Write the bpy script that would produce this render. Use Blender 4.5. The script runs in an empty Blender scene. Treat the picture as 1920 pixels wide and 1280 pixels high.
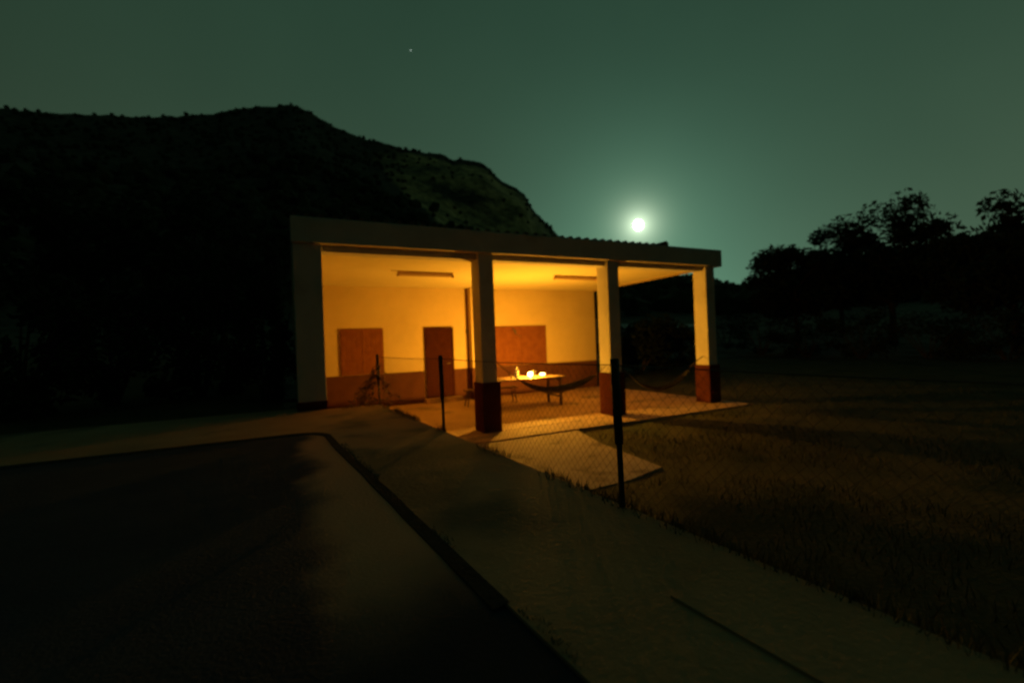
import bpy, bmesh, math, random
from mathutils import Vector, Matrix, noise
R = math.radians
rnd = random.Random(7)
sc = bpy.context.scene
col = sc.collection

# ------------------------------------------------------------------ camera
CX, CY, CZ = -0.208, -7.869, 1.682
YAW, PITCH, ROLL, FPX = 0.4582, 0.0020, -0.0380, 845.4
cam = bpy.data.cameras.new('camera')
cam.sensor_fit = 'HORIZONTAL'; cam.sensor_width = 36; cam.lens = 36 * FPX / 1920
cam.clip_start = 0.05; cam.clip_end = 5000
co = bpy.data.objects.new('camera', cam); col.objects.link(co)
fw = Vector((math.sin(YAW) * math.cos(PITCH), math.cos(YAW) * math.cos(PITCH), math.sin(PITCH)))
r0 = Vector((math.cos(YAW), -math.sin(YAW), 0)); u0 = r0.cross(fw)
rr = r0 * math.cos(ROLL) + u0 * math.sin(ROLL); uu = -r0 * math.sin(ROLL) + u0 * math.cos(ROLL)
m3 = Matrix((rr, uu, -fw)).transposed()
co.matrix_world = Matrix.Translation((CX, CY, CZ)) @ m3.to_4x4()
sc.camera = co
cam.dof.use_dof = True; cam.dof.focus_distance = 2.7; cam.dof.aperture_fstop = 1.15

# ------------------------------------------------------------------ exposure
sc.view_settings.view_transform = 'Standard'; sc.view_settings.look = 'None'
sc.view_settings.exposure = 0; sc.view_settings.gamma = 1
sc.cycles.filter_width = 2.4
sc.cycles.max_bounces = 8; sc.cycles.diffuse_bounces = 6
sc.cycles.sample_clamp_indirect = 4

# ------------------------------------------------------------------ sky
MOON = Vector((0.65614, 0.71786, 0.23272)).normalized()
world = bpy.data.worlds.new('World'); sc.world = world; world.use_nodes = True
nt = world.node_tree; nt.nodes.clear()
def N(t, **k):
    n = nt.nodes.new(t)
    for a, b in k.items(): setattr(n, a, b)
    return n
def Mt(op, a, b=None, c=None):
    n = N('ShaderNodeMath', operation=op)
    for i, v in enumerate((a, b, c)):
        if v is None: continue
        if isinstance(v, (int, float)): n.inputs[i].default_value = v
        else: nt.links.new(v, n.inputs[i])
    return n.outputs[0]
def Sc(colr, fac):
    n = N('ShaderNodeVectorMath', operation='SCALE'); n.inputs[0].default_value = colr
    nt.links.new(fac, n.inputs['Scale']); return n.outputs[0]
def Add(a, b):
    n = N('ShaderNodeVectorMath', operation='ADD'); nt.links.new(a, n.inputs[0]); nt.links.new(b, n.inputs[1]); return n.outputs[0]
tc = N('ShaderNodeTexCoord')
sky = N('ShaderNodeTexSky', sky_type='NISHITA'); sky.sun_disc = False
sky.sun_elevation = R(13.457); sky.sun_rotation = R(42.43); sky.dust_density = 1.2; sky.altitude = 50
bw = N('ShaderNodeRGBToBW'); nt.links.new(sky.outputs[0], bw.inputs[0])
dot = N('ShaderNodeVectorMath', operation='DOT_PRODUCT'); nt.links.new(tc.outputs['Generated'], dot.inputs[0]); dot.inputs[1].default_value = MOON
ang = Mt('ARCCOSINE', Mt('MINIMUM', dot.outputs['Value'], 0.999999))
def Ex(deg, amp): return Mt('MULTIPLY', Mt('EXPONENT', Mt('MULTIPLY', ang, -1 / R(deg))), amp)
sep = N('ShaderNodeSeparateXYZ'); nt.links.new(tc.outputs['Generated'], sep.inputs[0])
elv = Mt('MAXIMUM', sep.outputs['Z'], 0.0)
low = Mt('EXPONENT', Mt('MULTIPLY', elv, -3.2))                      # denser air towards the horizon
cld = N('ShaderNodeTexNoise'); cld.inputs['Scale'].default_value = 2.2; cld.inputs['Detail'].default_value = 3
nt.links.new(tc.outputs['Generated'], cld.inputs['Vector'])
side = Mt('MINIMUM', Mt('MAXIMUM', Mt('MULTIPLY_ADD', dot.outputs['Value'], 0.80, 0.42), 0.18), 1.0)   # the sky away from the moon is darker
cl = Mt('MULTIPLY', Mt('MULTIPLY_ADD', cld.outputs['Fac'], 0.5, 0.75), side)
c1 = Sc((0.30, 1.0, 0.68), Mt('MULTIPLY', Mt('MULTIPLY', bw.outputs[0], 0.0040), side))
c2 = Sc((0.0095, 0.032, 0.0200), cl)
c3 = Sc((0.062, 0.066, 0.037), Mt('MULTIPLY', low, cl))
c4 = Add(Sc((0.72, 1.0, 0.60), Ex(4.3, 0.105)), Sc((0.85, 1.0, 0.70), Ex(1.15, 1.5)))
allc = Add(Add(c1, c2), Add(c3, c4))
bg = N('ShaderNodeBackground'); nt.links.new(allc, bg.inputs[0]); bg.inputs[1].default_value = 1.0
wo = N('ShaderNodeOutputWorld'); nt.links.new(bg.outputs[0], wo.inputs[0])

# ------------------------------------------------------------------ materials
def mat(name, c, rough=0.85, c2=None, scale=3.0, bump=0.0, bscale=40.0, metal=0.0, emit=None, estr=0.0, detail=6, spots=None):
    m = bpy.data.materials.new(name); m.use_nodes = True; t = m.node_tree
    b = t.nodes['Principled BSDF']; b.inputs['Roughness'].default_value = rough; b.inputs['Metallic'].default_value = metal
    b.inputs['Base Color'].default_value = (*c, 1); b.inputs['Specular IOR Level'].default_value = .5 if rough < .58 else .15
    g = t.nodes.new('ShaderNodeNewGeometry')
    if c2:
        n = t.nodes.new('ShaderNodeTexNoise'); n.inputs['Scale'].default_value = scale; n.inputs['Detail'].default_value = detail
        n.inputs['Roughness'].default_value = 0.65
        t.links.new(g.outputs['Position'], n.inputs['Vector'])
        rp = t.nodes.new('ShaderNodeValToRGB'); rp.color_ramp.elements[0].position = .32; rp.color_ramp.elements[1].position = .68
        rp.color_ramp.elements[0].color = (*c, 1); rp.color_ramp.elements[1].color = (*c2, 1)
        t.links.new(n.outputs['Fac'], rp.inputs[0]); out = rp.outputs[0]
        if spots:
            n3 = t.nodes.new('ShaderNodeTexNoise'); n3.inputs['Scale'].default_value = spots[1]; n3.inputs['Detail'].default_value = 4
            t.links.new(g.outputs['Position'], n3.inputs['Vector'])
            r3 = t.nodes.new('ShaderNodeValToRGB'); r3.color_ramp.elements[0].position = .56; r3.color_ramp.elements[1].position = .66
            t.links.new(n3.outputs['Fac'], r3.inputs[0])
            mx = t.nodes.new('ShaderNodeMix'); mx.data_type = 'RGBA'; mx.inputs[7].default_value = (*spots[0], 1)
            t.links.new(r3.outputs[0], mx.inputs[0]); t.links.new(out, mx.inputs[6]); out = mx.outputs[2]
        t.links.new(out, b.inputs['Base Color'])
    if bump:
        n2 = t.nodes.new('ShaderNodeTexNoise'); n2.inputs['Scale'].default_value = bscale; n2.inputs['Detail'].default_value = 5
        t.links.new(g.outputs['Position'], n2.inputs['Vector'])
        bp = t.nodes.new('ShaderNodeBump'); bp.inputs['Strength'].default_value = bump; bp.inputs['Distance'].default_value = 0.02
        t.links.new(n2.outputs['Fac'], bp.inputs['Height']); t.links.new(bp.outputs[0], b.inputs['Normal'])
    if emit:
        b.inputs['Emission Color'].default_value = (*emit, 1); b.inputs['Emission Strength'].default_value = estr
    return m
M = {}
M['plaster'] = mat('cream_plaster', (.50, .37, .175), .9, (.58, .435, .215), .9, .35, 60)
M['ceiling'] = mat('ceiling_plaster', (.58, .485, .25), .9, (.64, .54, .30), .8, .25, 50)
M['beam'] = mat('weathered_plaster', (.50, .46, .385), .92, (.61, .56, .47), 1.8, .5, 45, spots=((.46, .40, .31), 1.3))
M['dado'] = mat('oxblood_dado_paint', (.080, .031, .020), .9, (.115, .046, .028), 2.5, .4, 50)
M['dado_out'] = mat('pillar_dado_paint', (.058, .016, .009), .95, (.095, .028, .016), 2.5, .5, 50)  # darker copy of the dado paint, for the pillars
M['floor'] = mat('porch_concrete', (.42, .275, .175), .85, (.52, .35, .23), 1.6, .4, 60, spots=((.28, .20, .14), 1.1))
M['apron'] = mat('apron_concrete', (.40, .30, .23), .9, (.50, .39, .30), 2.2, .5, 50, spots=((.27, .20, .15), 2.0))
M['wood'] = mat('brown_shutter_wood', (.155, .052, .018), .8, (.205, .072, .026), 5, .3, 30)
M['doorwood'] = mat('dark_door_wood', (.036, .010, .006), .9, (.052, .015, .008), 6, .3, 30)
M['tile'] = mat('clay_roof_tile', (.20, .09, .055), .9, (.30, .15, .09), 9, .6, 40)
M['metal_dark'] = mat('dark_green_metal', (.035, .045, .03), .6, (.06, .05, .035), 20, .3, 80)
M['wire'] = mat('dull_wire', (.10, .085, .06), .7, (.15, .11, .07), 30)
M['tube_body'] = mat('dusty_light_fitting', (.36, .22, .12), .7, (.42, .28, .16), 12)
M['tube_glass'] = mat('unlit_tube', (.48, .32, .18), .5)
M['table'] = mat('pine_boards', (.13, .075, .035), .8, (.18, .11, .05), 4, .2, 60)
M['trestle'] = mat('dark_trestle_metal', (.07, .05, .045), .55, (.10, .06, .05), 15)
M['hammock'] = mat('olive_hammock_net', (.05, .045, .03), .95, (.10, .085, .055), 14, .8, 90)
M['rope'] = mat('hemp_rope', (.16, .11, .07), .95, (.22, .16, .10), 60)
M['terrace'] = mat('trodden_earth_concrete', (.32, .20, .105), .95, (.44, .295, .165), 1.1, .28, 34, spots=((.15, .13, .085), .7), detail=10)
M['kerb'] = mat('dark_edge_strip', (.028, .027, .020), .95, (.055, .05, .038), 7, .6, 50)
M['road'] = mat('asphalt_lit_wedge', (.030, .038, .055), .95, (.060, .065, .080), 1.4, .3, 60, spots=((.03, .034, .042), .5), detail=10)
M['lawn'] = mat('rough_grass_soil', (.048, .050, .024), 1, (.105, .088, .040), 1.3, 1, 20, spots=((.035, .045, .02), .5), detail=10)
M['grass'] = mat('grass_blades', (.05, .06, .025), .9, (.12, .11, .05), 2.0)
M['leaf'] = mat('dark_foliage', (.017, .025, .011), .95, (.040, .050, .021), 3)
M['scrub'] = mat('hill_scrub', (.030, .042, .022), .95, (.070, .085, .042), .4)
M['dry'] = mat('dry_vine', (.10, .065, .04), .95, (.16, .10, .06), 9)
M['bark'] = mat('bark', (.07, .055, .04), .95, (.12, .09, .06), 10, .8, 30)
M['track'] = mat('pale_gravel_track', (.50, .50, .47), .95, (.66, .65, .60), .5, .5, 5)
M['steel'] = mat('steel', (.35, .33, .30), .35, metal=.9)
M['glass_bottle'] = mat('bottle_glass', (.02, .025, .012), .65)
LAMP = (1.0, 0.45, 0.032)
M['lantern_glow'] = mat('lantern_glow', (.9, .8, .6), .5, emit=(1, .62, .25), estr=30)
M['dome_glow'] = mat('dome_glow', (.9, .8, .7), .5, emit=(1, .62, .2), estr=22)
M['glint'] = mat('glint_coil_glow', (.9, .7, .4), .5, emit=(1, .55, .14), estr=1.7)
M['moon'] = mat('moon_surface', (.5, .5, .45), .9, emit=(.95, 1, .86), estr=7)
M['star'] = mat('star_light', (.8, .8, .8), .9, emit=(.8, 1, .9), estr=.8)

# boarded wood: vertical boards across x
def add_boards(m, width=.13, axis=0):
    t = m.node_tree; b = t.nodes['Principled BSDF']; g = t.nodes.new('ShaderNodeNewGeometry')
    s = t.nodes.new('ShaderNodeSeparateXYZ'); t.links.new(g.outputs['Position'], s.inputs[0])
    a = t.nodes.new('ShaderNodeMath'); a.operation = 'MULTIPLY'; a.inputs[1].default_value = 1 / width; t.links.new(s.outputs[axis], a.inputs[0])
    f = t.nodes.new('ShaderNodeMath'); f.operation = 'FRACT'; t.links.new(a.outputs[0], f.inputs[0])
    p = t.nodes.new('ShaderNodeMath'); p.operation = 'PINGPONG'; p.inputs[1].default_value = .5; t.links.new(f.outputs[0], p.inputs[0])
    r = t.nodes.new('ShaderNodeValToRGB'); r.color_ramp.elements[0].position = 0; r.color_ramp.elements[1].position = .08; t.links.new(p.outputs[0], r.inputs[0])
    bp = t.nodes.new('ShaderNodeBump'); bp.inputs['Distance'].default_value = .01; bp.inputs['Strength'].default_value = .8
    t.links.new(r.outputs[0], bp.inputs['Height']); t.links.new(bp.outputs[0], b.inputs['Normal'])
def add_lit_wedge(m, c):
    # brown lamplight wedge beside the kerb, painted into the colour
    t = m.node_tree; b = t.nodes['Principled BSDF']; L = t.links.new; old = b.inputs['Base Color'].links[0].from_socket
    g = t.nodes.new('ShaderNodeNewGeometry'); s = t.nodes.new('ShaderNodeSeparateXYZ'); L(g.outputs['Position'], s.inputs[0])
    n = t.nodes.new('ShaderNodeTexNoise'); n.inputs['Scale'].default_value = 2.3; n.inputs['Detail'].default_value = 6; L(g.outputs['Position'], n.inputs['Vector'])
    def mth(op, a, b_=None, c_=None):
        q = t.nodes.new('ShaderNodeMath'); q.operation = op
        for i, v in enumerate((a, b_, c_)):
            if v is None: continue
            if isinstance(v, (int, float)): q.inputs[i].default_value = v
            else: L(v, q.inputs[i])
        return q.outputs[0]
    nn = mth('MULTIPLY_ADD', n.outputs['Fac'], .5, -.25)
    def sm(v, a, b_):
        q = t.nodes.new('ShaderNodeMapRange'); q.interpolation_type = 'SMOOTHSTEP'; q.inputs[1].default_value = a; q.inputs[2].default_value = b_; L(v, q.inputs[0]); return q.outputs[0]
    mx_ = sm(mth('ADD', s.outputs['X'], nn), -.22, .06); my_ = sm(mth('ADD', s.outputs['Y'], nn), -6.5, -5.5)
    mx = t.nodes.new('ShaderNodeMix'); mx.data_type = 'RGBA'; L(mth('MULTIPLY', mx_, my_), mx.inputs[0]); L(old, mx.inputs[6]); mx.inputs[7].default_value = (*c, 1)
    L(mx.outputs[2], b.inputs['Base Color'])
add_lit_wedge(M['road'], (.56, .31, .18))
add_boards(M['wood']); add_boards(M['doorwood'], .11)

for k_ in ('dado', 'dado_out', 'wood', 'doorwood'): M[k_].node_tree.nodes['Principled BSDF'].inputs['Specular IOR Level'].default_value = 0.0
def mountain_mat():
    m = bpy.data.materials.new('mountain_scrub_and_limestone'); m.use_nodes = True; t = m.node_tree; b = t.nodes['Principled BSDF']
    b.inputs['Roughness'].default_value = 1; L = t.links.new
    at = t.nodes.new('ShaderNodeAttribute'); at.attribute_name = 'rock'
    g = t.nodes.new('ShaderNodeNewGeometry')
    n = t.nodes.new('ShaderNodeTexNoise'); n.inputs['Scale'].default_value = .035; n.inputs['Detail'].default_value = 9; n.inputs['Roughness'].default_value = .7
    L(g.outputs['Position'], n.inputs['Vector'])
    ad = t.nodes.new('ShaderNodeMath'); ad.operation = 'MULTIPLY'; L(at.outputs['Fac'], ad.inputs[0])
    rp0 = t.nodes.new('ShaderNodeValToRGB'); rp0.color_ramp.elements[0].position = .40; rp0.color_ramp.elements[1].position = .55; L(n.outputs['Fac'], rp0.inputs[0])
    L(rp0.outputs[0], ad.inputs[1])
    n2 = t.nodes.new('ShaderNodeTexNoise'); n2.inputs['Scale'].default_value = .3; n2.inputs['Detail'].default_value = 8; L(g.outputs['Position'], n2.inputs['Vector'])
    v = t.nodes.new('ShaderNodeValToRGB'); v.color_ramp.elements[0].color = (.022, .031, .018, 1); v.color_ramp.elements[1].color = (.080, .092, .050, 1)
    v.color_ramp.elements[0].position = .35; v.color_ramp.elements[1].position = .7; L(n2.outputs['Fac'], v.inputs[0])
    k = t.nodes.new('ShaderNodeValToRGB'); k.color_ramp.elements[0].color = (.36, .29, .12, 1); k.color_ramp.elements[1].color = (.80, .65, .30, 1)
    k.color_ramp.elements[0].position = .35; k.color_ramp.elements[1].position = .65; L(n2.outputs['Fac'], k.inputs[0])
    mx = t.nodes.new('ShaderNodeMix'); mx.data_type = 'RGBA'; L(ad.outputs[0], mx.inputs[0]); L(v.outputs[0], mx.inputs[6]); L(k.outputs[0], mx.inputs[7])
    L(mx.outputs[2], b.inputs['Base Color'])
    bp = t.nodes.new('ShaderNodeBump'); bp.inputs['Distance'].default_value = 3; bp.inputs['Strength'].default_value = .7; L(n2.outputs['Fac'], bp.inputs['Height']); L(bp.outputs[0], b.inputs['Normal'])
    return m
M['hill'] = mountain_mat()

# ------------------------------------------------------------------ helpers
def box(bm, x0, x1, y0, y1, z0, z1, bev=0.0):
    vs = [bm.verts.new((x, y, z)) for x in (x0, x1) for y in (y0, y1) for z in (z0, z1)]
    fs = [(0, 1, 3, 2), (4, 6, 7, 5), (0, 4, 5, 1), (2, 3, 7, 6), (0, 2, 6, 4), (1, 5, 7, 3)]
    nf = [bm.faces.new([vs[i] for i in f]) for f in fs]
    if bev:
        es = list({e for f in nf for e in f.edges})
        bmesh.ops.bevel(bm, geom=es, offset=bev, segments=2, affect='EDGES', profile=.5)
def tube(bm, pts, rad, seg=8, cap=True):
    pts = [Vector(p) for p in pts]; rads = rad if isinstance(rad, (list, tuple)) else [rad] * len(pts)
    rings = []; pu = None
    for i, p in enumerate(pts):
        d = (pts[min(i + 1, len(pts) - 1)] - pts[max(i - 1, 0)]).normalized()
        a = pu if pu and abs(pu.dot(d)) < .95 else (Vector((0, 0, 1)) if abs(d.z) < .9 else Vector((1, 0, 0)))
        u = (a - d * a.dot(d)).normalized(); v = d.cross(u); pu = u
        rings.append([bm.verts.new(p + (u * math.cos(2 * math.pi * k / seg) + v * math.sin(2 * math.pi * k / seg)) * rads[i]) for k in range(seg)])
    for a, b in zip(rings, rings[1:]):
        for k in range(seg): bm.faces.new((a[k], a[(k + 1) % seg], b[(k + 1) % seg], b[k]))
    if cap: bm.faces.new(rings[0][::-1]); bm.faces.new(rings[-1])
def lathe(bm, prof, cx=0, cy=0, cz=0, seg=20):
    rings = [[bm.verts.new((cx + r * math.cos(2 * math.pi * k / seg), cy + r * math.sin(2 * math.pi * k / seg), cz + z)) for k in range(seg)] for r, z in prof]
    for a, b in zip(rings, rings[1:]):
        for k in range(seg): bm.faces.new((a[k], a[(k + 1) % seg], b[(k + 1) % seg], b[k]))
    bm.faces.new(rings[0][::-1]); bm.faces.new(rings[-1])
def obj(name, bm, m, parent=None, smooth=False, fix=True):
    if fix: bmesh.ops.recalc_face_normals(bm, faces=bm.faces)
    me = bpy.data.meshes.new(name); bm.to_mesh(me); bm.free(); me.materials.append(m)
    if smooth:
        for p in me.polygons: p.use_smooth = True
    o = bpy.data.objects.new(name, me); col.objects.link(o)
    if parent: o.parent = parent
    return o
def tag(o, label=None, cat=None, group=None, kind=None):
    for k, v in (('label', label), ('category', cat), ('group', group), ('kind', kind)):
        if v: o[k] = v
    return o
def thing(name, label, cat, loc=(0, 0, 0), rz=0, group=None):
    o = bpy.data.objects.new(name, None); o.empty_display_size = .2; col.objects.link(o)
    o.location = loc; o.rotation_euler = (0, 0, rz); return tag(o, label, cat, group)
def bmn(): return bmesh.new()
def boxo(name, m, parent, *a, bev=0.0):
    b = bmn(); box(b, *a, bev=bev); return obj(name, b, m, parent)
def nz(x, y, z=0, s=1): return noise.noise(Vector((x * s, y * s, z * s)))
def azdir(a): return math.sin(R(a)), math.cos(R(a))

# ------------------------------------------------------------------ terrain
S, W, W2, D = 3.029, 0.304, 0.394, 5.258
ZC, ZFB, ZFT, ZL, DADO = 3.40, 3.387, 3.80, 3.282, 0.938
TZ, RZ_ = 0.72, 0.708                      # terrace and lower road
def fx(y): return 1.115 - 0.064 * y       # fence line
def kx(y): return -0.035 - 0.081 * y      # kerb line

SIL = [(-70, 15), (-40, 17.5), (-22, 20.5), (-12, 22.6), (-6.5, 24.1), (-4, 25.1), (-.9, 25.8), (1.3, 26.3), (3.3, 25.8), (5.2, 24.9), (9.4, 23.8), (11.9, 23.5), (13.8, 23.1),
       (18.4, 22.7), (19.7, 22.1), (21.2, 22.2), (23.4, 21.8), (24.4, 20.9), (25.7, 19.7), (27.4, 18.9), (28.7, 18.0), (29.1, 17.0), (29.8, 16.0), (31.2, 14.6), (32.5, 13.2), (34, 10.8), (36, 9.0), (39, 7.9), (44, 7.4), (48.4, 7.0),
       (50.5, 6.3), (53, 5.5), (57, 6.2), (64, 7.4), (75, 8.0), (100, 9)]
def sil(a):
    for (a0, e0), (a1, e1) in zip(SIL, SIL[1:]):
        if a0 <= a <= a1: return e0 + (e1 - e0) * (a - a0) / (a1 - a0)
    return SIL[0][1] if a < SIL[0][0] else SIL[-1][1]
RC = 300.0
def hill_h(a, r):
    base = -0.03 if r < 30 else -0.03 + .1 * (r - 30)
    crest = CZ + RC * math.tan(R(sil(a)))
    if r <= 75: return base
    b75 = -0.03 + 4.5
    t = min(1, (r - 75) / (RC - 75))
    cl = math.exp(-((a - 24) / 8) ** 2)
    s = t ** 1.25
    # scree apron, then a rock wall, then the rounded top, in the cliff part
    sc_ = .46 * (t / .68) if t < .68 else (.46 + .30 * (t - .68) / .12 if t < .80 else .76 + .24 * (t - .80) / .20)
    s = s * (1 - cl) + sc_ * cl
    x, y = azdir(a); q = Vector((x * r, y * r, 0))
    s += (noise.fractal(q * .012, 1.0, 2.0, 5) * .05 + noise.fractal(q * .05, 1.0, 2.0, 4) * .018) * math.sin(math.pi * min(1, t)) ** .5 * (1 - .3 * cl)
    z = b75 + (crest - b75) * s
    z += (noise.fractal(Vector((a * .9, 5, 0)), 1.0, 2.1, 4)) * .9 * t ** 3
    if r > RC: z -= (r - RC) * .45
    return z
bm = bmn(); AZ = [(-70 + .45 * i) for i in range(int(170 / .45) + 1)]
RS = [24, 30, 40, 52, 64, 75] + [75 + (RC - 75) * (i / 46) for i in range(1, 47)] + [320, 360, 420]
grid = []
rockv = []
for a in AZ:
    rowv = []
    x, y = azdir(a)
    for r in RS:
        z = hill_h(a, r) if r > 24 else -.6
        rowv.append(bm.verts.new((CX + x * r, CY + y * r, z)))
        t = (r - 75) / (RC - 75)
        rk = math.exp(-((a - 22.0) / 10.5) ** 4) * (1 if .42 < t < .95 else 0)
        tlow = .46 + max(0, 19 - a) * .035
        if t < tlow: rk = 0
        rockv.append(rk)
    grid.append(rowv)
for i in range(len(AZ) - 1):
    for j in range(len(RS) - 1):
        bm.faces.new((grid[i][j], grid[i + 1][j], grid[i + 1][j + 1], grid[i][j + 1]))
hills = obj('hills', bm, M['hill'], smooth=True); tag(hills, kind='structure')
at = hills.data.attributes.new('rock', 'FLOAT', 'POINT')
for i, v in enumerate(rockv): at.data[i].value = v

def sheet(name, x0, x1, y0, y1, nx, ny, zf, m, kind='structure'):
    b = bmn(); g = [[b.verts.new((x0 + (x1 - x0) * i / nx, y0 + (y1 - y0) * j / ny, 0)) for j in range(ny + 1)] for i in range(nx + 1)]
    for r_ in g:
        for v in r_: v.co.z = zf(v.co.x, v.co.y)
    for i in range(nx):
        for j in range(ny): b.faces.new((g[i][j], g[i + 1][j], g[i + 1][j + 1], g[i][j + 1]))
    return tag(obj(name, b, m, smooth=True), kind=kind)
# one large ground sheet reaching under the hills
sheet('ground', -600, 600, -300, 600, 8, 8, lambda x, y: -.75, M['lawn'])
def lawn_z(x, y):
    r = math.hypot(x - CX, y - CY)
    return -.045 + nz(x, y, 0, .35) * .035 + nz(x, y, 0, 1.7) * .02 + (max(0, r - 24) * .02)
sheet('lawn', 0.9, 40, -12, 34, 130, 150, lawn_z, M['lawn'])
# left, higher ground behind the terrace
sheet('bank', -45, -0.35, 0.2, 34, 60, 50, lambda x, y: .70 + nz(x, y, 3, .4) * .08 + max(0, y - 4) * .06, M['lawn'])

# lower road the photographer stands on
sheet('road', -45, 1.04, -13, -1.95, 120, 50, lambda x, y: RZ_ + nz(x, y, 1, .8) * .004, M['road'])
# terrace: polygon solid with a rounded inner corner
def terrace():
    b = bmn(); pts = []
    yb = -13.0
    pts.append((fx(yb), yb)); pts.append((fx(-6), -6)); pts.append((fx(-3), -3)); pts.append((fx(-.03), -.03))
    pts += [(W + .004, -.03), (W + .004, -.012), (-.125, -.012), (-.125, .45), (-45, .45), (-45, -2.06)]
    c = (kx(-2.45) - .38, -2.45)                           # rounded corner of the kerb
    for k in range(9):
        th = R(90 - 90 * k / 8); pts.append((c[0] + .38 * math.cos(th), c[1] + .39 * math.sin(th)))
    pts += [(kx(-5), -5), (kx(-6.35), -6.35), (kx(yb), yb)]
    ed = list(pts)
    vt = [b.verts.new((x, y, TZ)) for x, y in pts]; vb = [b.verts.new((x, y, -.3)) for x, y in pts]
    b.faces.new(vt[::-1]); n = len(pts)
    for i in range(n): b.faces.new((vt[i], vt[(i + 1) % n], vb[(i + 1) % n], vb[i]))
    bmesh.ops.triangulate(b, faces=[f for f in b.faces if len(f.verts) > 4])
    return b, ed
tb, ed = terrace(); tag(obj('terrace', tb, M['terrace']), kind='structure')
# narrow near-black strip along the road edge, almost flush with it
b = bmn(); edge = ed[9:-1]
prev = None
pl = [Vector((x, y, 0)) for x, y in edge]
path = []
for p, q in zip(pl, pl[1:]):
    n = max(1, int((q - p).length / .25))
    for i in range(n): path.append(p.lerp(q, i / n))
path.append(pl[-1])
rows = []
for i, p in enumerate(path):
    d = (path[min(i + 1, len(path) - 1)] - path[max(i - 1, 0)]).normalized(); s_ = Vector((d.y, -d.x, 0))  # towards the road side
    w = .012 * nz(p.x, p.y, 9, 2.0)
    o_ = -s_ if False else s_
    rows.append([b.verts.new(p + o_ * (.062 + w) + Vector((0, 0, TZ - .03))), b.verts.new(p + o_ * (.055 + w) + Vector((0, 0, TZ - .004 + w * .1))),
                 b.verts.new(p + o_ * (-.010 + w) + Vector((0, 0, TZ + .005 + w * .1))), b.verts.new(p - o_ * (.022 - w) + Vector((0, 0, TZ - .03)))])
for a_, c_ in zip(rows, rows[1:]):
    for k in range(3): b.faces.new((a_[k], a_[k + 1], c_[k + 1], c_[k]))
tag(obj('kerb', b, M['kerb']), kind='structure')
# porch slab in front of the pillars, apron path and fence footing strip
b = bmn(); box(b, 1.17, 9.72, -.72, -.006, -.25, -.002, bev=.015); tag(obj('porch_step', b, M['floor']), kind='structure')
b = bmn()
q = [(fx(-.75) + .06, -.735), (4.62, -.735), (4.30, -1.9), (4.12, -3.4), (3.4, -3.6), (fx(-3.6) + .06, -3.7)]
vt = [b.verts.new((x, y, -.022)) for x, y in q]; vb = [b.verts.new((x, y, -.2)) for x, y in q]
b.faces.new(vt)
for i in range(6): b.faces.new((vt[i], vb[i], vb[(i + 1) % 6], vt[(i + 1) % 6]))
tag(obj('path', b, M['apron']), kind='structure')
b = bmn(); q = [(1.02, -6.62), (fx(-6.5) - .05, -6.5), (fx(-10) - .05, -10), (1.28, -10)]
vt = [b.verts.new((x, y, TZ + .010)) for x, y in q]; vb = [b.verts.new((x, y, TZ - .05)) for x, y in q]; b.faces.new(vt)
for i in range(4): b.faces.new((vt[i], vb[i], vb[(i + 1) % 4], vt[(i + 1) % 4]))
tag(obj('pavement', b, M['terrace']), kind='structure')
# pale track on the far slope seen through the right bay
b = bmn(); prv = None
for i in range(40):
    a = 37.5 + i * .3; u = i / 39
    rc_ = 60 - 2.0 * u; wd = 13 * (1 - u) ** .7 + .8
    pr = []
    for r in (rc_ - wd / 2, rc_ + wd / 2):
        x, y = azdir(a); pr.append(b.verts.new((CX + x * r, CY + y * r, -.03 + .1 * (r - 30) + .12)))
    if prv: b.faces.new((prv[0], prv[1], pr[1], pr[0]))
    prv = pr
tag(obj('road', b, M['track']), kind='structure')

# grass tufts on the lawn
b = bmn()
def blade(bm_, x, y, z, h, w):
    a = rnd.uniform(0, 6.28); dx, dy = math.cos(a) * w, math.sin(a) * w; l = rnd.uniform(-.5, .5) * h; l2 = rnd.uniform(-.5, .5) * h
    v = [bm_.verts.new((x - dx, y - dy, z)), bm_.verts.new((x + dx, y + dy, z)), bm_.verts.new((x + l, y + l2, z + h))]; bm_.faces.new(v)
for _ in range(26000):
    y = rnd.uniform(-9.5, 9); x = rnd.uniform(1.25, 17)
    if rnd.random() < .45: x = 1.2 + rnd.random() ** 1.5 * 7; y = rnd.uniform(-9, -.8)
    if x < fx(y) + .08 or (y > -.78 and x < 9.8): continue
    if y > -3.7 and y < -.7 and x < 4.66 - max(0, -(y + .7)) * .18: continue
    if nz(x, y, 4, .8) < -.12: continue
    blade(b, x, y, lawn_z(x, y) - .01, rnd.uniform(.04, .14), rnd.uniform(.003, .007))
for _ in range(3600):
    y = -12 + 11.9 * rnd.random(); q_ = rnd.random() ** 2 * .10
    if nz(fx(y), y, 7, 1.6) < -.05: continue
    blade(b, fx(y) + .03 - q_, y, TZ - .01, rnd.uniform(.02, .09), rnd.uniform(.002, .005))
for _ in range(1500):
    y = -9 + 6.3 * rnd.random()
    if nz(kx(y), y, 11, 1.9) < .02: continue
    blade(b, kx(y) + .012 + rnd.random() ** 2 * .05, y, TZ - .005, rnd.uniform(.008, .028), rnd.uniform(.002, .004))
tag(obj('grass', b, M['grass'], fix=False), 'rough dark grass on the lawn and in tufts along the foot of the wire fence', 'grass', kind='stuff')

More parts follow.
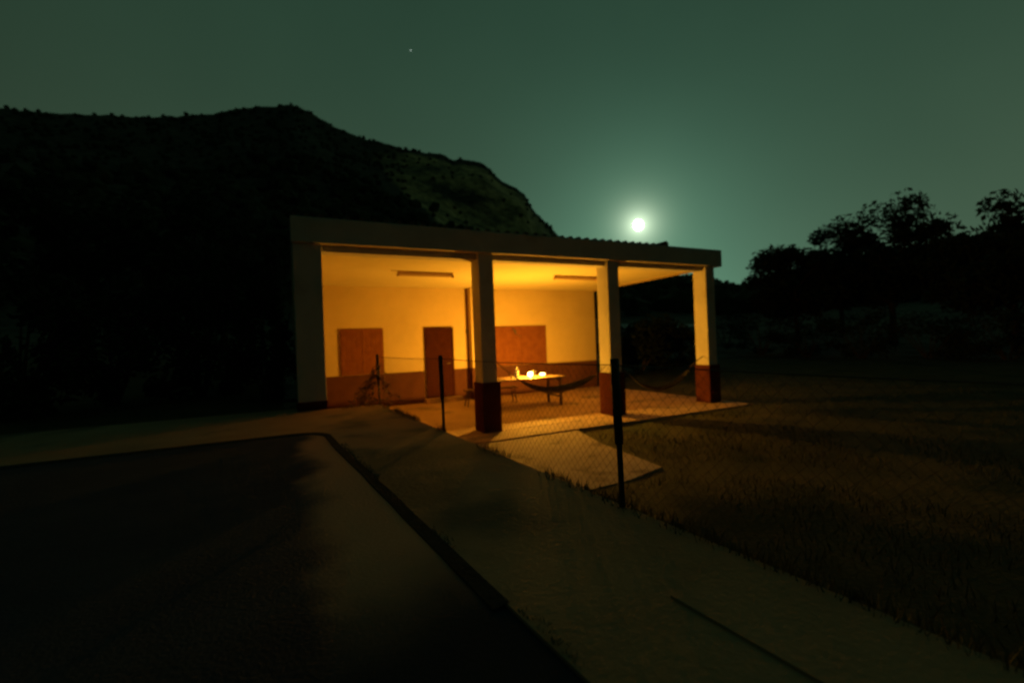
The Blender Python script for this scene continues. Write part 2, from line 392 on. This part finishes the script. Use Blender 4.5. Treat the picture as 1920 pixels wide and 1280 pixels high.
# scrub wood on the mountain flank (one mass)
b = bmn()
for _ in range(3600):
    a = rnd.uniform(-25, 78); t = rnd.random() ** .7; r = 80 + (RC - 78) * t
    x, y = azdir(a); px, py = CX + x * r, CY + y * r
    if math.exp(-((a - 23.5) / 9.0) ** 4) > .3 and .46 + max(0, 19 - a) * .035 < t < .95 and rnd.random() < .88: continue
    z = hill_h(a, r); s_ = rnd.uniform(1.0, 2.4) * (1.2 if t < .6 else .55)
    st = bmesh.ops.create_icosphere(b, subdivisions=1, radius=s_, matrix=Matrix.Translation((px, py, z + s_ * .35)))
    for v in st['verts']:
        v.co += Vector((rnd.uniform(-1, 1), rnd.uniform(-1, 1), rnd.uniform(-.6, 1.1))) * s_ * .38
tag(obj('scrub_wood', b, M['scrub'], fix=False), 'dark scrub and small trees covering the mountain slope', 'scrub', kind='stuff')

# ------------------------------------------------------------------ porch building
house = thing('porch_building', 'cream open-fronted porch building with four square pillars and oxblood lower walls, lit orange inside', 'building', (0, 0, 0))
X0 = -.12; XE = 9.617
PX = [(-.12, W), (S, S + W), (2 * S, 2 * S + W), (3 * S, 3 * S + W)]
for i, (a, c) in enumerate(PX):
    bz = -.2
    p_ = boxo('pillar', M['beam'], house, a, c, 0, W2, bz, ZFB - .001, bev=.012)
    if i == 0:
        boxo('dado', M['dado_out'], p_, a - .012, c + .012, -.010, W2 + .012, -.1, .86, bev=.006)
    else:
        boxo('dado', M['dado_out'], p_, a - .022, c + .055, -.022, W2 + .022, -.1, DADO, bev=.008)
# fascia, the recessed lintel between the pillars, right-hand edge beam
boxo('fascia', M['beam'], house, X0 - .02, XE + .0, -.06, .30, ZFB, ZFT, bev=.012)
for i in range(3):
    boxo('lintel', M['beam'], house, PX[i][1] + .003, PX[i + 1][0] - .003, .10, .36, ZL, ZFB - .002)
boxo('lintel', M['plaster'], house, XE - .30, XE - .03, W2 + .01, D - .01, ZC - .02, ZC + .30)
# roof slab = ceiling inside
boxo('ceiling', M['ceiling'], house, X0 + .02, XE - .31, .305, D + .05, ZC, ZC + .16)
boxo('roof_slab', M['beam'], house, X0, XE - .012, .305, D + .3, ZC + .17, ZFT - .02)
# back wall with dado, left side wall
bw_ = boxo('back_wall', M['plaster'], house, .02, XE - .02, D, D + .25, -.2, ZC - .002)
for x0, x1 in ((.03, 3.34), (4.28, 4.74), (5.10, XE - .024)):
    boxo('dado', M['dado'], bw_, x0, x1, D - .012, D - .001, -.1, DADO)
lw = boxo('side_wall', M['plaster'], house, -.10, .12, W2 + .004, D + .24, -.2, ZC - .004)
boxo('dado', M['dado'], lw, .1205, .135, W2 + .01, D - .014, -.1, DADO)
pil = boxo('pilaster', M['plaster'], house, 4.76, 5.08, D - .30, D - .002, -.1, ZC - .003, bev=.01)
boxo('dado', M['dado'], pil, 4.748, 5.092, D - .312, D - .013, -.1, DADO + .01)
b = bmn(); tube(b, [(4.735, D - .05, 3.36), (4.735, D - .05, .05)], .022, 8); 
cd = obj('conduit', b, M['wood'], house)
boxo('junction_box', M['trestle'], cd, 4.69, 4.745, D - .09, D - .03, 2.0, 2.12, bev=.005)
# low step in front of the door, and its landing under the left bay
st_ = boxo('door_step', M['floor'], house, 3.30, 4.40, D - .34, D - .013, -.05, .12, bev=.01)
# inner floor
boxo('floor', M['floor'], house, -.1, XE + .10, 0.0, D + .25, -.3, 0.0)
# rear block of the house
boxo('rear_block', M['plaster'], house, .02, XE - .05, D + .26, 10.2, -.2, ZFT - .05)
# door
dr = thing('x', '', 'x'); bpy.data.objects.remove(dr)
dr = boxo('door', M['doorwood'], house, 3.44, 4.20, D - .055, D - .004, .125, 2.16, bev=.004)
for x0, x1, z0, z1 in ((3.385, 3.435, .125, 2.215), (4.205, 4.255, .125, 2.215), (3.437, 4.203, 2.165, 2.215)):
    boxo('door_frame', M['doorwood'], dr, x0, x1, D - .07, D - .004, z0, z1)
b = bmn(); tube(b, [(4.12, D - .06, 1.13), (4.12, D - .11, 1.13), (4.01, D - .115, 1.125)], .010, 8); obj('handle', b, M['steel'], dr)
# boarded shutters
def shutter(x0, x1, z0, z1, label):
    o = bmn(); mid = (x0 + x1) / 2
    box(o, x0, mid - .004, D - .05, D - .003, z0, z1, bev=.004); box(o, mid + .004, x1, D - .05, D - .003, z0, z1, bev=.004)
    w = obj('window_shutter', o, M['wood'], house); w['label'] = label
    for z in (z0 + .18, z1 - .18):
        boxo('batten', M['wood'], w, x0 + .03, x1 - .03, D - .068, D - .0505, z - .035, z + .035)
    return w
shutter(1.03, 2.18, .945, 2.22, 'closed brown shutter left of the door')
ws = shutter(5.66, 7.52, .945, 2.20, 'closed orange-brown wide shutter behind the table')
b = bmn(); tube(b, [(6.27, D - .09, 2.13), (6.34, D - .12, 2.02), (6.36, D - .13, 1.95)], [.02, .035, .018], 8); tube(b, [(6.36, D - .12, 1.96), (6.55, D - .09, 1.86)], .006, 5)
obj('latch', b, M['trestle'], ws)
# tiled roof: corrugated clay tiles, low pitch, ends short of the right corner
def tiles():
    b = bmn(); per = .215; x0, x1 = -.10, 7.93; n = int((x1 - x0) / per); seg = 8
    rows_y = [.20 + .38 * i for i in range(15)]
    for ri in range(len(rows_y) - 1):
        ya, yb = rows_y[ri], rows_y[ri + 1] + .05
        za, zb = ZFT + .03 + (ya - .2) * .11, ZFT + .03 + (yb - .2) * .11 - .035
        jit = [rnd.uniform(-.012, .012) for _ in range(n + 1)]
        pa, pb, pc = [], [], []
        for i in range(n * seg + 1):
            ph = i / seg * 2 * math.pi; k = i // seg; x = x0 + i * per / seg
            h = (.5 + .5 * math.cos(ph)); h = h ** .8 * .085 + jit[min(k, n)] * .6
            pa.append(b.verts.new((x, ya + jit[min(k, n)], za + h))); pb.append(b.verts.new((x, yb, zb + h)))
            pc.append(b.verts.new((x, ya + jit[min(k, n)], za + h - .02)))
        for i in range(n * seg):
            b.faces.new((pa[i], pa[i + 1], pb[i + 1], pb[i])); b.faces.new((pa[i + 1], pa[i], pc[i], pc[i + 1]))
    return b
rf = obj('roof', tiles(), M['tile'], house, fix=False)
b = bmn(); pts = []
for i in range(14):
    y = .12 + i * .4; tube(b, [(7.93, y, ZFT + .085 + (y - .2) * .11), (7.93, y + .43, ZFT + .06 + (y + .43 - .2) * .11)], [.085, .07], 10)
obj('verge_tiles', b, M['tile'], rf)
boxo('roof_deck', M['beam'], rf, -.08, 7.90, .30, 5.3, ZFT - .015, ZFT + .012)

# ------------------------------------------------------------------ unlit tube fittings
def fitting(x0, x1, y, label):
    t = thing('fluorescent_light', label, 'ceiling light', ((x0 + x1) / 2, y, ZC), R(.6), 'unlit tube lights on the porch ceiling')
    h = (x1 - x0) / 2
    b = bmn(); box(b, -h, h, -.06, .06, -.065, -.003, bev=.01); obj('housing', b, M['tube_body'], t)
    for s_ in (-1, 1):
        b = bmn(); tube(b, [(-h + .04, s_ * .03, -.09), (h - .04, s_ * .03, -.09)], .014, 10); obj('tube', b, M['tube_glass'], t)
        b = bmn(); box(b, s_ * h - .02, s_ * h + .02, -.055, .055, -.115, -.0655, bev=.004); obj('end_cap', b, M['tube_body'], t)
fitting(2.05, 3.36, 2.45, 'unlit tube light on the ceiling of the left bay, in front of the door')
fitting(6.10, 7.45, 2.24, 'unlit tube light on the ceiling right of the brightest glow, above the table end')

# ------------------------------------------------------------------ table and what stands on it
TR = R(-4)
table = thing('table', 'long wooden trestle table under the lit lanterns behind the second pillar', 'table', (5.20, 2.60, 0), TR)
b = bmn()
for k in range(5): box(b, -1.10, 1.10, -.44 + k * .176, -.44 + k * .176 + .170, .725, .755, bev=.004)
obj('tabletop', b, M['table'], table)
for s_ in (-1, 1):
    for q_ in (-1, 1):
        b = bmn(); box(b, s_ * .94 - .03, s_ * .94 + .03, q_ * .36 - .03, q_ * .36 + .03, 0, .7245, bev=.004); obj('leg', b, M['trestle'], table)
    b = bmn(); box(b, s_ * .94 - .018, s_ * .94 + .018, -.328, .328, .21, .25); obj('cross_rail', b, M['trestle'], table)
    b = bmn(); box(b, s_ * .94 - .016, s_ * .94 + .016, -.328, .328, .64, .70); obj('top_rail', b, M['trestle'], table)
def bench(cx, cy, L, rz, label):
    t = thing('bench', label, 'bench', (cx, cy, 0), rz)
    b = bmn(); box(b, -L / 2, L / 2, -.15, -.005, .41, .45, bev=.005); box(b, -L / 2, L / 2, .005, .15, .41, .45, bev=.005); obj('seat', b, M['table'], t)
    for s_ in (-1, 1):
        for q_ in (-1, 1):
            b = bmn(); tube(b, [(s_ * (L / 2 - .10), q_ * .10, .409), (s_ * (L / 2 - .04), q_ * .14, 0)], .018, 8); obj('leg', b, M['trestle'], t)
        b = bmn(); tube(b, [(s_ * (L / 2 - .06), -.115, .18), (s_ * (L / 2 - .06), .115, .18)], .012, 6); obj('cross_rail', b, M['trestle'], t)
bench(4.72, 3.55, 1.5, TR, 'low bench behind the left half of the trestle table')

TT = .755
lan = thing('lantern', 'brightest glowing round camping lantern in the middle of the table', 'lantern', (5.40, 2.50, TT), R(20))
b = bmn(); lathe(b, [(.055, 0), (.062, .006), (.062, .028), (.05, .034)], seg=24); obj('base', b, M['steel'], lan, True)
b = bmn(); lathe(b, [(.042, .0345), (.052, .042), (.058, .06), (.058, .10), (.048, .116), (.026, .122)], seg=24); obj('globe', b, M['lantern_glow'], lan, True)
li = bpy.data.lights.new('lantern_bulb', 'POINT'); li.energy = 740; li.color = LAMP; li.shadow_soft_size = .022
lo = bpy.data.objects.new('lantern_bulb', li); col.objects.link(lo); lo.parent = lan; lo.location = (0, 0, .150)
b = bmn(); tube(b, [(.055, 0, .11), (.09, 0, .165), (.15, 0, .19), (.19, 0, .14), (.205, 0, .08), (.20, 0, .02)], .006, 8); obj('handle', b, M['metal_dark'], lan, True)
dm = thing('dome_light', 'small low dome-shaped glowing lamp on the right of the table', 'lamp', (5.93, 2.78, TT))
b = bmn(); lathe(b, [(.078, 0), (.082, .005), (.082, .014), (.078, .018)], seg=24); obj('base', b, M['steel'], dm, True)
b = bmn(); lathe(b, [(.075, .0185), (.072, .034), (.060, .050), (.038, .062), (.010, .067)], seg=24); obj('dome', b, M['dome_glow'], dm, True)
bo = thing('bottle', 'dark bottle wrapped in a glowing coil shaped after a smeared glint, left of the lantern', 'bottle', (5.07, 2.62, TT))
b = bmn(); lathe(b, [(.036, 0), (.038, .01), (.038, .16), (.030, .19), (.014, .22), (.014, .275), (.016, .28), (.016, .292)], seg=20); obj('glass', b, M['glass_bottle'], bo, True)
b = bmn(); pts = []
for i in range(70):
    u = i / 69; th = u * 2 * math.pi * 3; z = .015 + u * .25
    rad = .043 if z < .17 else .043 - (z - .17) * .32
    pts.append((rad * math.cos(th), rad * math.sin(th), z))
tube(b, pts, .0025, 5); obj('glint_coil', b, M['glint'], bo)  # added glowing coil, shaped after a blurred zigzag light trail
# a mug and plates beside them
mug = thing('mug', 'small mug at the left end of the table beside the bottle', 'mug', (4.86, 2.50, TT))
b = bmn(); lathe(b, [(.032, 0), (.038, .01), (.04, .09), (.036, .088), (.034, .015)], seg=16); obj('cup', b, M['table'], mug, True)
b = bmn(); tube(b, [(.038, 0, .075), (.065, 0, .07), (.07, 0, .045), (.06, 0, .022), (.038, 0, .02)], .005, 6); obj('handle', b, M['table'], mug, True)

# ------------------------------------------------------------------ hammocks
def hammock(pts, thick, label):
    pts = [Vector(p) for p in pts]
    def cr(t):
        n = len(pts) - 1; i = min(int(t * n), n - 1); f = t * n - i
        p0, p1, p2, p3 = pts[max(i - 1, 0)], pts[i], pts[i + 1], pts[min(i + 2, n)]
        return .5 * ((2 * p1) + (p2 - p0) * f + (2 * p0 - 5 * p1 + 4 * p2 - p3) * f * f + (3 * p1 - p0 - 3 * p2 + p3) * f ** 3)
    h = thing('hammock', label, 'hammock', pts[0], 0, 'hammocks slung between the porch pillars')
    o = Vector(pts[0])
    a, c = .22, .84
    for t0, t1 in ((0, a), (c, 1)):
        b = bmn(); tube(b, [cr(t0 + (t1 - t0) * k / 10) - o for k in range(11)], .012, 6)
        e = cr(t0) if t0 == 0 else cr(t1); obj('rope', b, M['rope'], h)
    b = bmn(); rings = []
    nseg = 44
    for k in range(nseg + 1):
        t = a + (c - a) * k / nseg; p = cr(t) - o; u = k / nseg
        w = thick * (math.sin(math.pi * u) ** .55 + .10)
        ring = []
        for j in range(13):                       # a folded U of netting, wider than it is high
            v = j / 12; th = math.pi * (1 + v)
            wob = .16 * w * nz(p.x * 6, j * .5, 2)
            ring.append(b.verts.new(p + Vector((0, math.cos(th) * w * 1.15, math.sin(th) * w * .55 + w * .9 * (abs(v - .5) * 2) ** 2 * .6 + wob))))
        rings.append(ring)
    for r1, r2 in zip(rings, rings[1:]):
        for j in range(12): b.faces.new((r1[j], r1[j + 1], r2[j + 1], r2[j]))
    bmesh.ops.recalc_face_normals(b, faces=b.faces)
    bmesh.ops.solidify(b, geom=b.faces[:], thickness=.014)
    obj('netting', b, M['hammock'], h, True)
hammock([(3.40, .16, 1.30), (3.72, .16, 1.04), (4.10, .16, .80), (4.50, .16, .68), (4.90, .16, .67), (5.40, .16, .76), (5.78, .16, .92), (6.03, .16, 1.08)], .11,
        'dark olive hammock sagging across the middle bay in front of the table')
hammock([(6.40, .16, 1.12), (6.60, .16, .92), (6.92, .16, .66), (7.25, .16, .52), (7.60, .16, .45), (8.0, .16, .52), (8.35, .16, .68), (8.72, .16, .98), (9.06, .16, 1.15)], .07,
        'dark hammock sagging across the open right bay')

# ------------------------------------------------------------------ wire fence on the terrace edge
PZ = .835
fpts = [(fx(-.10) - .01, -.10), (fx(-3.0), -3.0), (fx(-5.82) - .02, -5.82), (fx(-8.75), -8.75)]
fence = thing('wire_fence', 'low sagging chain-link fence on dark metal posts along the terrace edge', 'fence', (fpts[1][0], fpts[1][1], TZ))
fo = Vector((fpts[1][0], fpts[1][1], TZ))
for i, (x, y) in enumerate(fpts):
    b = bmn(); l = (-.012, -.012, -.02, 0)[i]
    tube(b, [Vector((x, y, TZ - .1)) - fo, Vector((x + l * .4, y, TZ + .4)) - fo, Vector((x + l, y, TZ + PZ)) - fo], .0165, 10)
    po = obj('post', b, M['metal_dark'], fence, True)
    b = bmn(); tube(b, [Vector((x + l * .4, y, TZ + .36)) - fo, Vector((x + l, y, TZ + PZ + .012)) - fo], .0245, 10); obj('sleeve', b, M['metal_dark'], po, True)
def fp(t):
    i = min(int(t), 2); f = t - i; a, c = fpts[i], fpts[i + 1]; return Vector((a[0] + (c[0] - a[0]) * f, a[1] + (c[1] - a[1]) * f, 0))
for z, sg in ((.81, .015),):
    b = bmn(); tube(b, [fp(k / 12) + Vector((0, 0, TZ + z - sg * math.sin(math.pi * (k / 12 % 1)))) - fo for k in range(37)], .0032, 5); obj('tension_wire', b, M['wire'], fence)
b = bmn(); L = 8.66; st = .062; n = int(L / st); hh = .79
for i in range(-14, n):
    for s_ in (0, 1):
        pts_ = []
        for k in range(5):
            z = hh * k / 4; d = i * st + (z if s_ == 0 else hh - z)
            if d < 0 or d > L: continue
            p = fp(min(2.999, d / L * 3)); pts_.append(Vector((p.x + .012 + .012 * math.sin(d * 2.1 + z * 3), p.y, TZ + .02 + z)) - fo)
        if len(pts_) > 1: tube(b, pts_, .00085, 3, cap=False)
obj('chain_link_mesh', b, M['wire'], fence)
# dry climber at the far post
vn = thing('dry_climber', 'straggly dry climbing plant hanging on the farthest fence post', 'plant', (fpts[0][0], -.16, TZ))
b = bmn(); rnd.seed(5)
for k in range(13):
    x = rnd.uniform(-.06, .06); p = Vector((x, rnd.uniform(-.04, .04), rnd.uniform(0, .1) if k < 12 else rnd.uniform(.3, .6))); pts = [p.copy()]
    dr_ = rnd.choice((-1, -1, -1, 1)); top = rnd.uniform(.35, .72) 
    for s_ in range(9):
        u = s_ / 8; pts.append(Vector((x + dr_ * u * rnd.uniform(.12, .52), rnd.uniform(-.05, .05), max(.01, top * (1 - (u * 1.05) ** 2) + rnd.uniform(-.03, .03)))))
    tube(b, pts[1:], [.008 * (1 - .08 * i) for i in range(9)], 5)
sm = obj('stems', b, M['dry'], vn)
b = bmn()
for k in range(340):
    cx = -.16 + rnd.gauss(0, .2); zt = max(0, .62 - 1.3 * abs(cx + .06)); z = zt * rnd.random() ** .6 if rnd.random() < .8 else rnd.uniform(0, .12)
    p = Vector((cx, rnd.gauss(0, .05), max(.01, z))); s_ = rnd.uniform(.012, .035)
    q1 = Vector((rnd.gauss(0, 1), rnd.gauss(0, 1), rnd.gauss(0, 1))).normalized() * s_; q2 = q1.orthogonal().normalized() * s_ * .6
    b.faces.new([b.verts.new(p + q1), b.verts.new(p + q2), b.verts.new(p - q1), b.verts.new(p - q2)])
obj('leaves', b, M['dry'], vn, fix=False)

# ------------------------------------------------------------------ trees and shrubs
def crown_mesh(rx, ry, rz, n, ls, seed, clumps=26):
    r = random.Random(seed); b = bmn(); cs = []
    for _ in range(clumps):
        while 1:
            v = Vector((r.uniform(-1, 1), r.uniform(-1, 1), r.uniform(-1, 1)))
            if .25 < v.length < 1: break
        cs.append((Vector((v.x * rx, v.y * ry, v.z * rz)), r.uniform(.18, .40)))
    for i in range(n):
        c, s_ = cs[r.randrange(clumps)]
        d = Vector((r.gauss(0, 1), r.gauss(0, 1), r.gauss(0, .8))).normalized() * (r.random() ** .5) * s_
        p = c + Vector((d.x * rx, d.y * ry, d.z * rz)); q1 = Vector((r.gauss(0, 1), r.gauss(0, 1), r.gauss(0, 1))).normalized() * ls * r.uniform(.6, 1.3); q2 = q1.orthogonal().normalized() * q1.length * .55
        b.faces.new([b.verts.new(p + q1), b.verts.new(p + q2), b.verts.new(p - q1), b.verts.new(p - q2)])
    return b
def tree(az, dist, h, rx, label, seed, gz=0.0, n=9000, group='trees at the edge of the lawn'):
    x, y = azdir(az); x, y = CX + x * dist, CY + y * dist
    t = thing('broadleaf_tree', label, 'tree', (x, y, gz), 0, group)
    ch = h * .72; cz = h - ch / 2; r = random.Random(seed)
    b = bmn(); tube(b, [(0, 0, -.3), (.1, .05, h * .2), (-.05, .1, h * .45), (.05, 0, h * .7)], [h * .028, h * .021, h * .015, h * .006], 8)
    for k in range(8):
        a = k * 2.4; z = h * (.24 + .05 * k); e = Vector((math.cos(a) * rx * .7, math.sin(a) * rx * .7, z + h * .18))
        tube(b, [(0, .05, z), e * .5 + Vector((0, 0, z * .5 + .1)), e], [h * .010, h * .006, h * .003], 5)
    obj('trunk', b, M['bark'], t, True)
    b = crown_mesh(rx, rx, ch / 2, n, .17 * (dist / 30) ** .4, seed, 40)
    for v in b.verts: v.co.z += cz
    obj('crown', b, M['leaf'], t, fix=False)
def shrub(az, dist, h, rx, label, seed, gz=0.0, n=2600, group='dark shrubs behind the lawn', ls=.08):
    x, y = azdir(az); x, y = CX + x * dist, CY + y * dist
    t = thing('shrub', label, 'shrub', (x, y, gz), 0, group); r = random.Random(seed)
    b = bmn()
    for k in range(7):
        a = k * .9; tube(b, [(0, 0, -.2), (math.cos(a) * rx * .3, math.sin(a) * rx * .3, h * .35), (math.cos(a) * rx * .6, math.sin(a) * rx * .6, h * .75)], [.04, .025, .01], 5)
    obj('stems', b, M['bark'], t)
    b = crown_mesh(rx, rx, h * .52, n, ls, seed, 22)
    for v in b.verts: v.co.z = max(.0, v.co.z + h * .50)
    obj('foliage', b, M['leaf'], t, fix=False)
def gzr(d): return -.03 + max(0, d - 30) * .1
tree(58.6, 34, 6.6, 2.9, 'tall dark tree at the right edge of the photo, nearest to the lamplit porch', 11, gzr(34))
tree(66.5, 37, 8.6, 3.4, 'dark tree right of the tall tree that stands nearest to the porch', 12, gzr(37))
tree(74.5, 33, 7.2, 3.2, 'rightmost dark tree beyond the lawn', 13, gzr(33))
tree(62.5, 44, 8.0, 3.0, 'dark tree farther back between the two tall trees on the right', 14, gzr(44))
sl = ['dark shrub just right of the last pillar, leftmost of the row behind the lawn', 'second dark shrub from the left in the row behind the lawn', 'third dark shrub from the left in the row behind the lawn',
      'fourth dark shrub from the left in the row behind the lawn', 'fifth dark shrub from the left in the row behind the lawn', 'rightmost dark shrub in the row behind the lawn']
for k, (a, d, h, rx) in enumerate([(51.6, 37, 3.1, 2.0), (55.2, 33, 2.8, 2.0), (59.4, 32, 2.4, 2.1), (64.0, 31, 2.7, 2.2), (69.0, 31, 2.3, 2.2), (74.0, 30, 2.6, 2.1)]):
    shrub(a, d, h, rx, sl[k], 30 + k, gzr(d))
shrub(41.8, 22.5, 2.5, 2.4, 'large dark bush outside the open right bay, close to the third pillar', 50, 0, 9000, 'bushes outside the open side of the porch', .12)
shrub(45.8, 25.5, 2.0, 1.8, 'lower dark bush outside the open right bay, nearer to the last pillar', 51, 0, 7000, 'bushes outside the open side of the porch', .12)
lg = 'dark bushes left of the building'
shrub(-2.2, 10.9, 2.4, .75, 'dark bush touching the left side of the first pillar', 60, .7, 3600, lg, .06)
shrub(-8.5, 12.5, 3.2, 1.3, 'taller dark bush left of the one beside the first pillar', 61, .7, 3600, lg, .07)
shrub(-15.5, 12.0, 2.6, 1.3, 'dark bush at the left of the terrace, farther from the building', 62, .7, 3600, lg, .07)
shrub(-21.5, 11.5, 2.9, 1.2, 'leftmost dark bush beside the terrace', 63, .7, 3600, lg, .07)
tree(-6.5, 21, 6.8, 2.3, 'dark tree behind the bushes left of the building, nearest to the roof', 64, 1.0, 4600, 'trees left of the building')
tree(-17, 24, 7.6, 2.7, 'dark tree at the far left behind the bushes', 65, 1.2, 4600, 'trees left of the building')

# ------------------------------------------------------------------ moon and one bright star
cp = Vector((CX, CY, CZ))
b = bmn(); bmesh.ops.create_uvsphere(b, u_segments=32, v_segments=16, radius=19)
mo = obj('moon', b, M['moon'], smooth=True); mo.location = cp + MOON * 1800; mo.scale = (.98, .98, 1.06)
tag(mo, 'bright round moon low over the right end of the roof', 'moon')
b = bmn(); bmesh.ops.create_icosphere(b, subdivisions=2, radius=1.9)
so = obj('star', b, M['star'], smooth=True); so.location = cp + Vector((.21664, .81282, .54074)).normalized() * 2000
tag(so, 'single faint star high in the sky above the mountain', 'star')
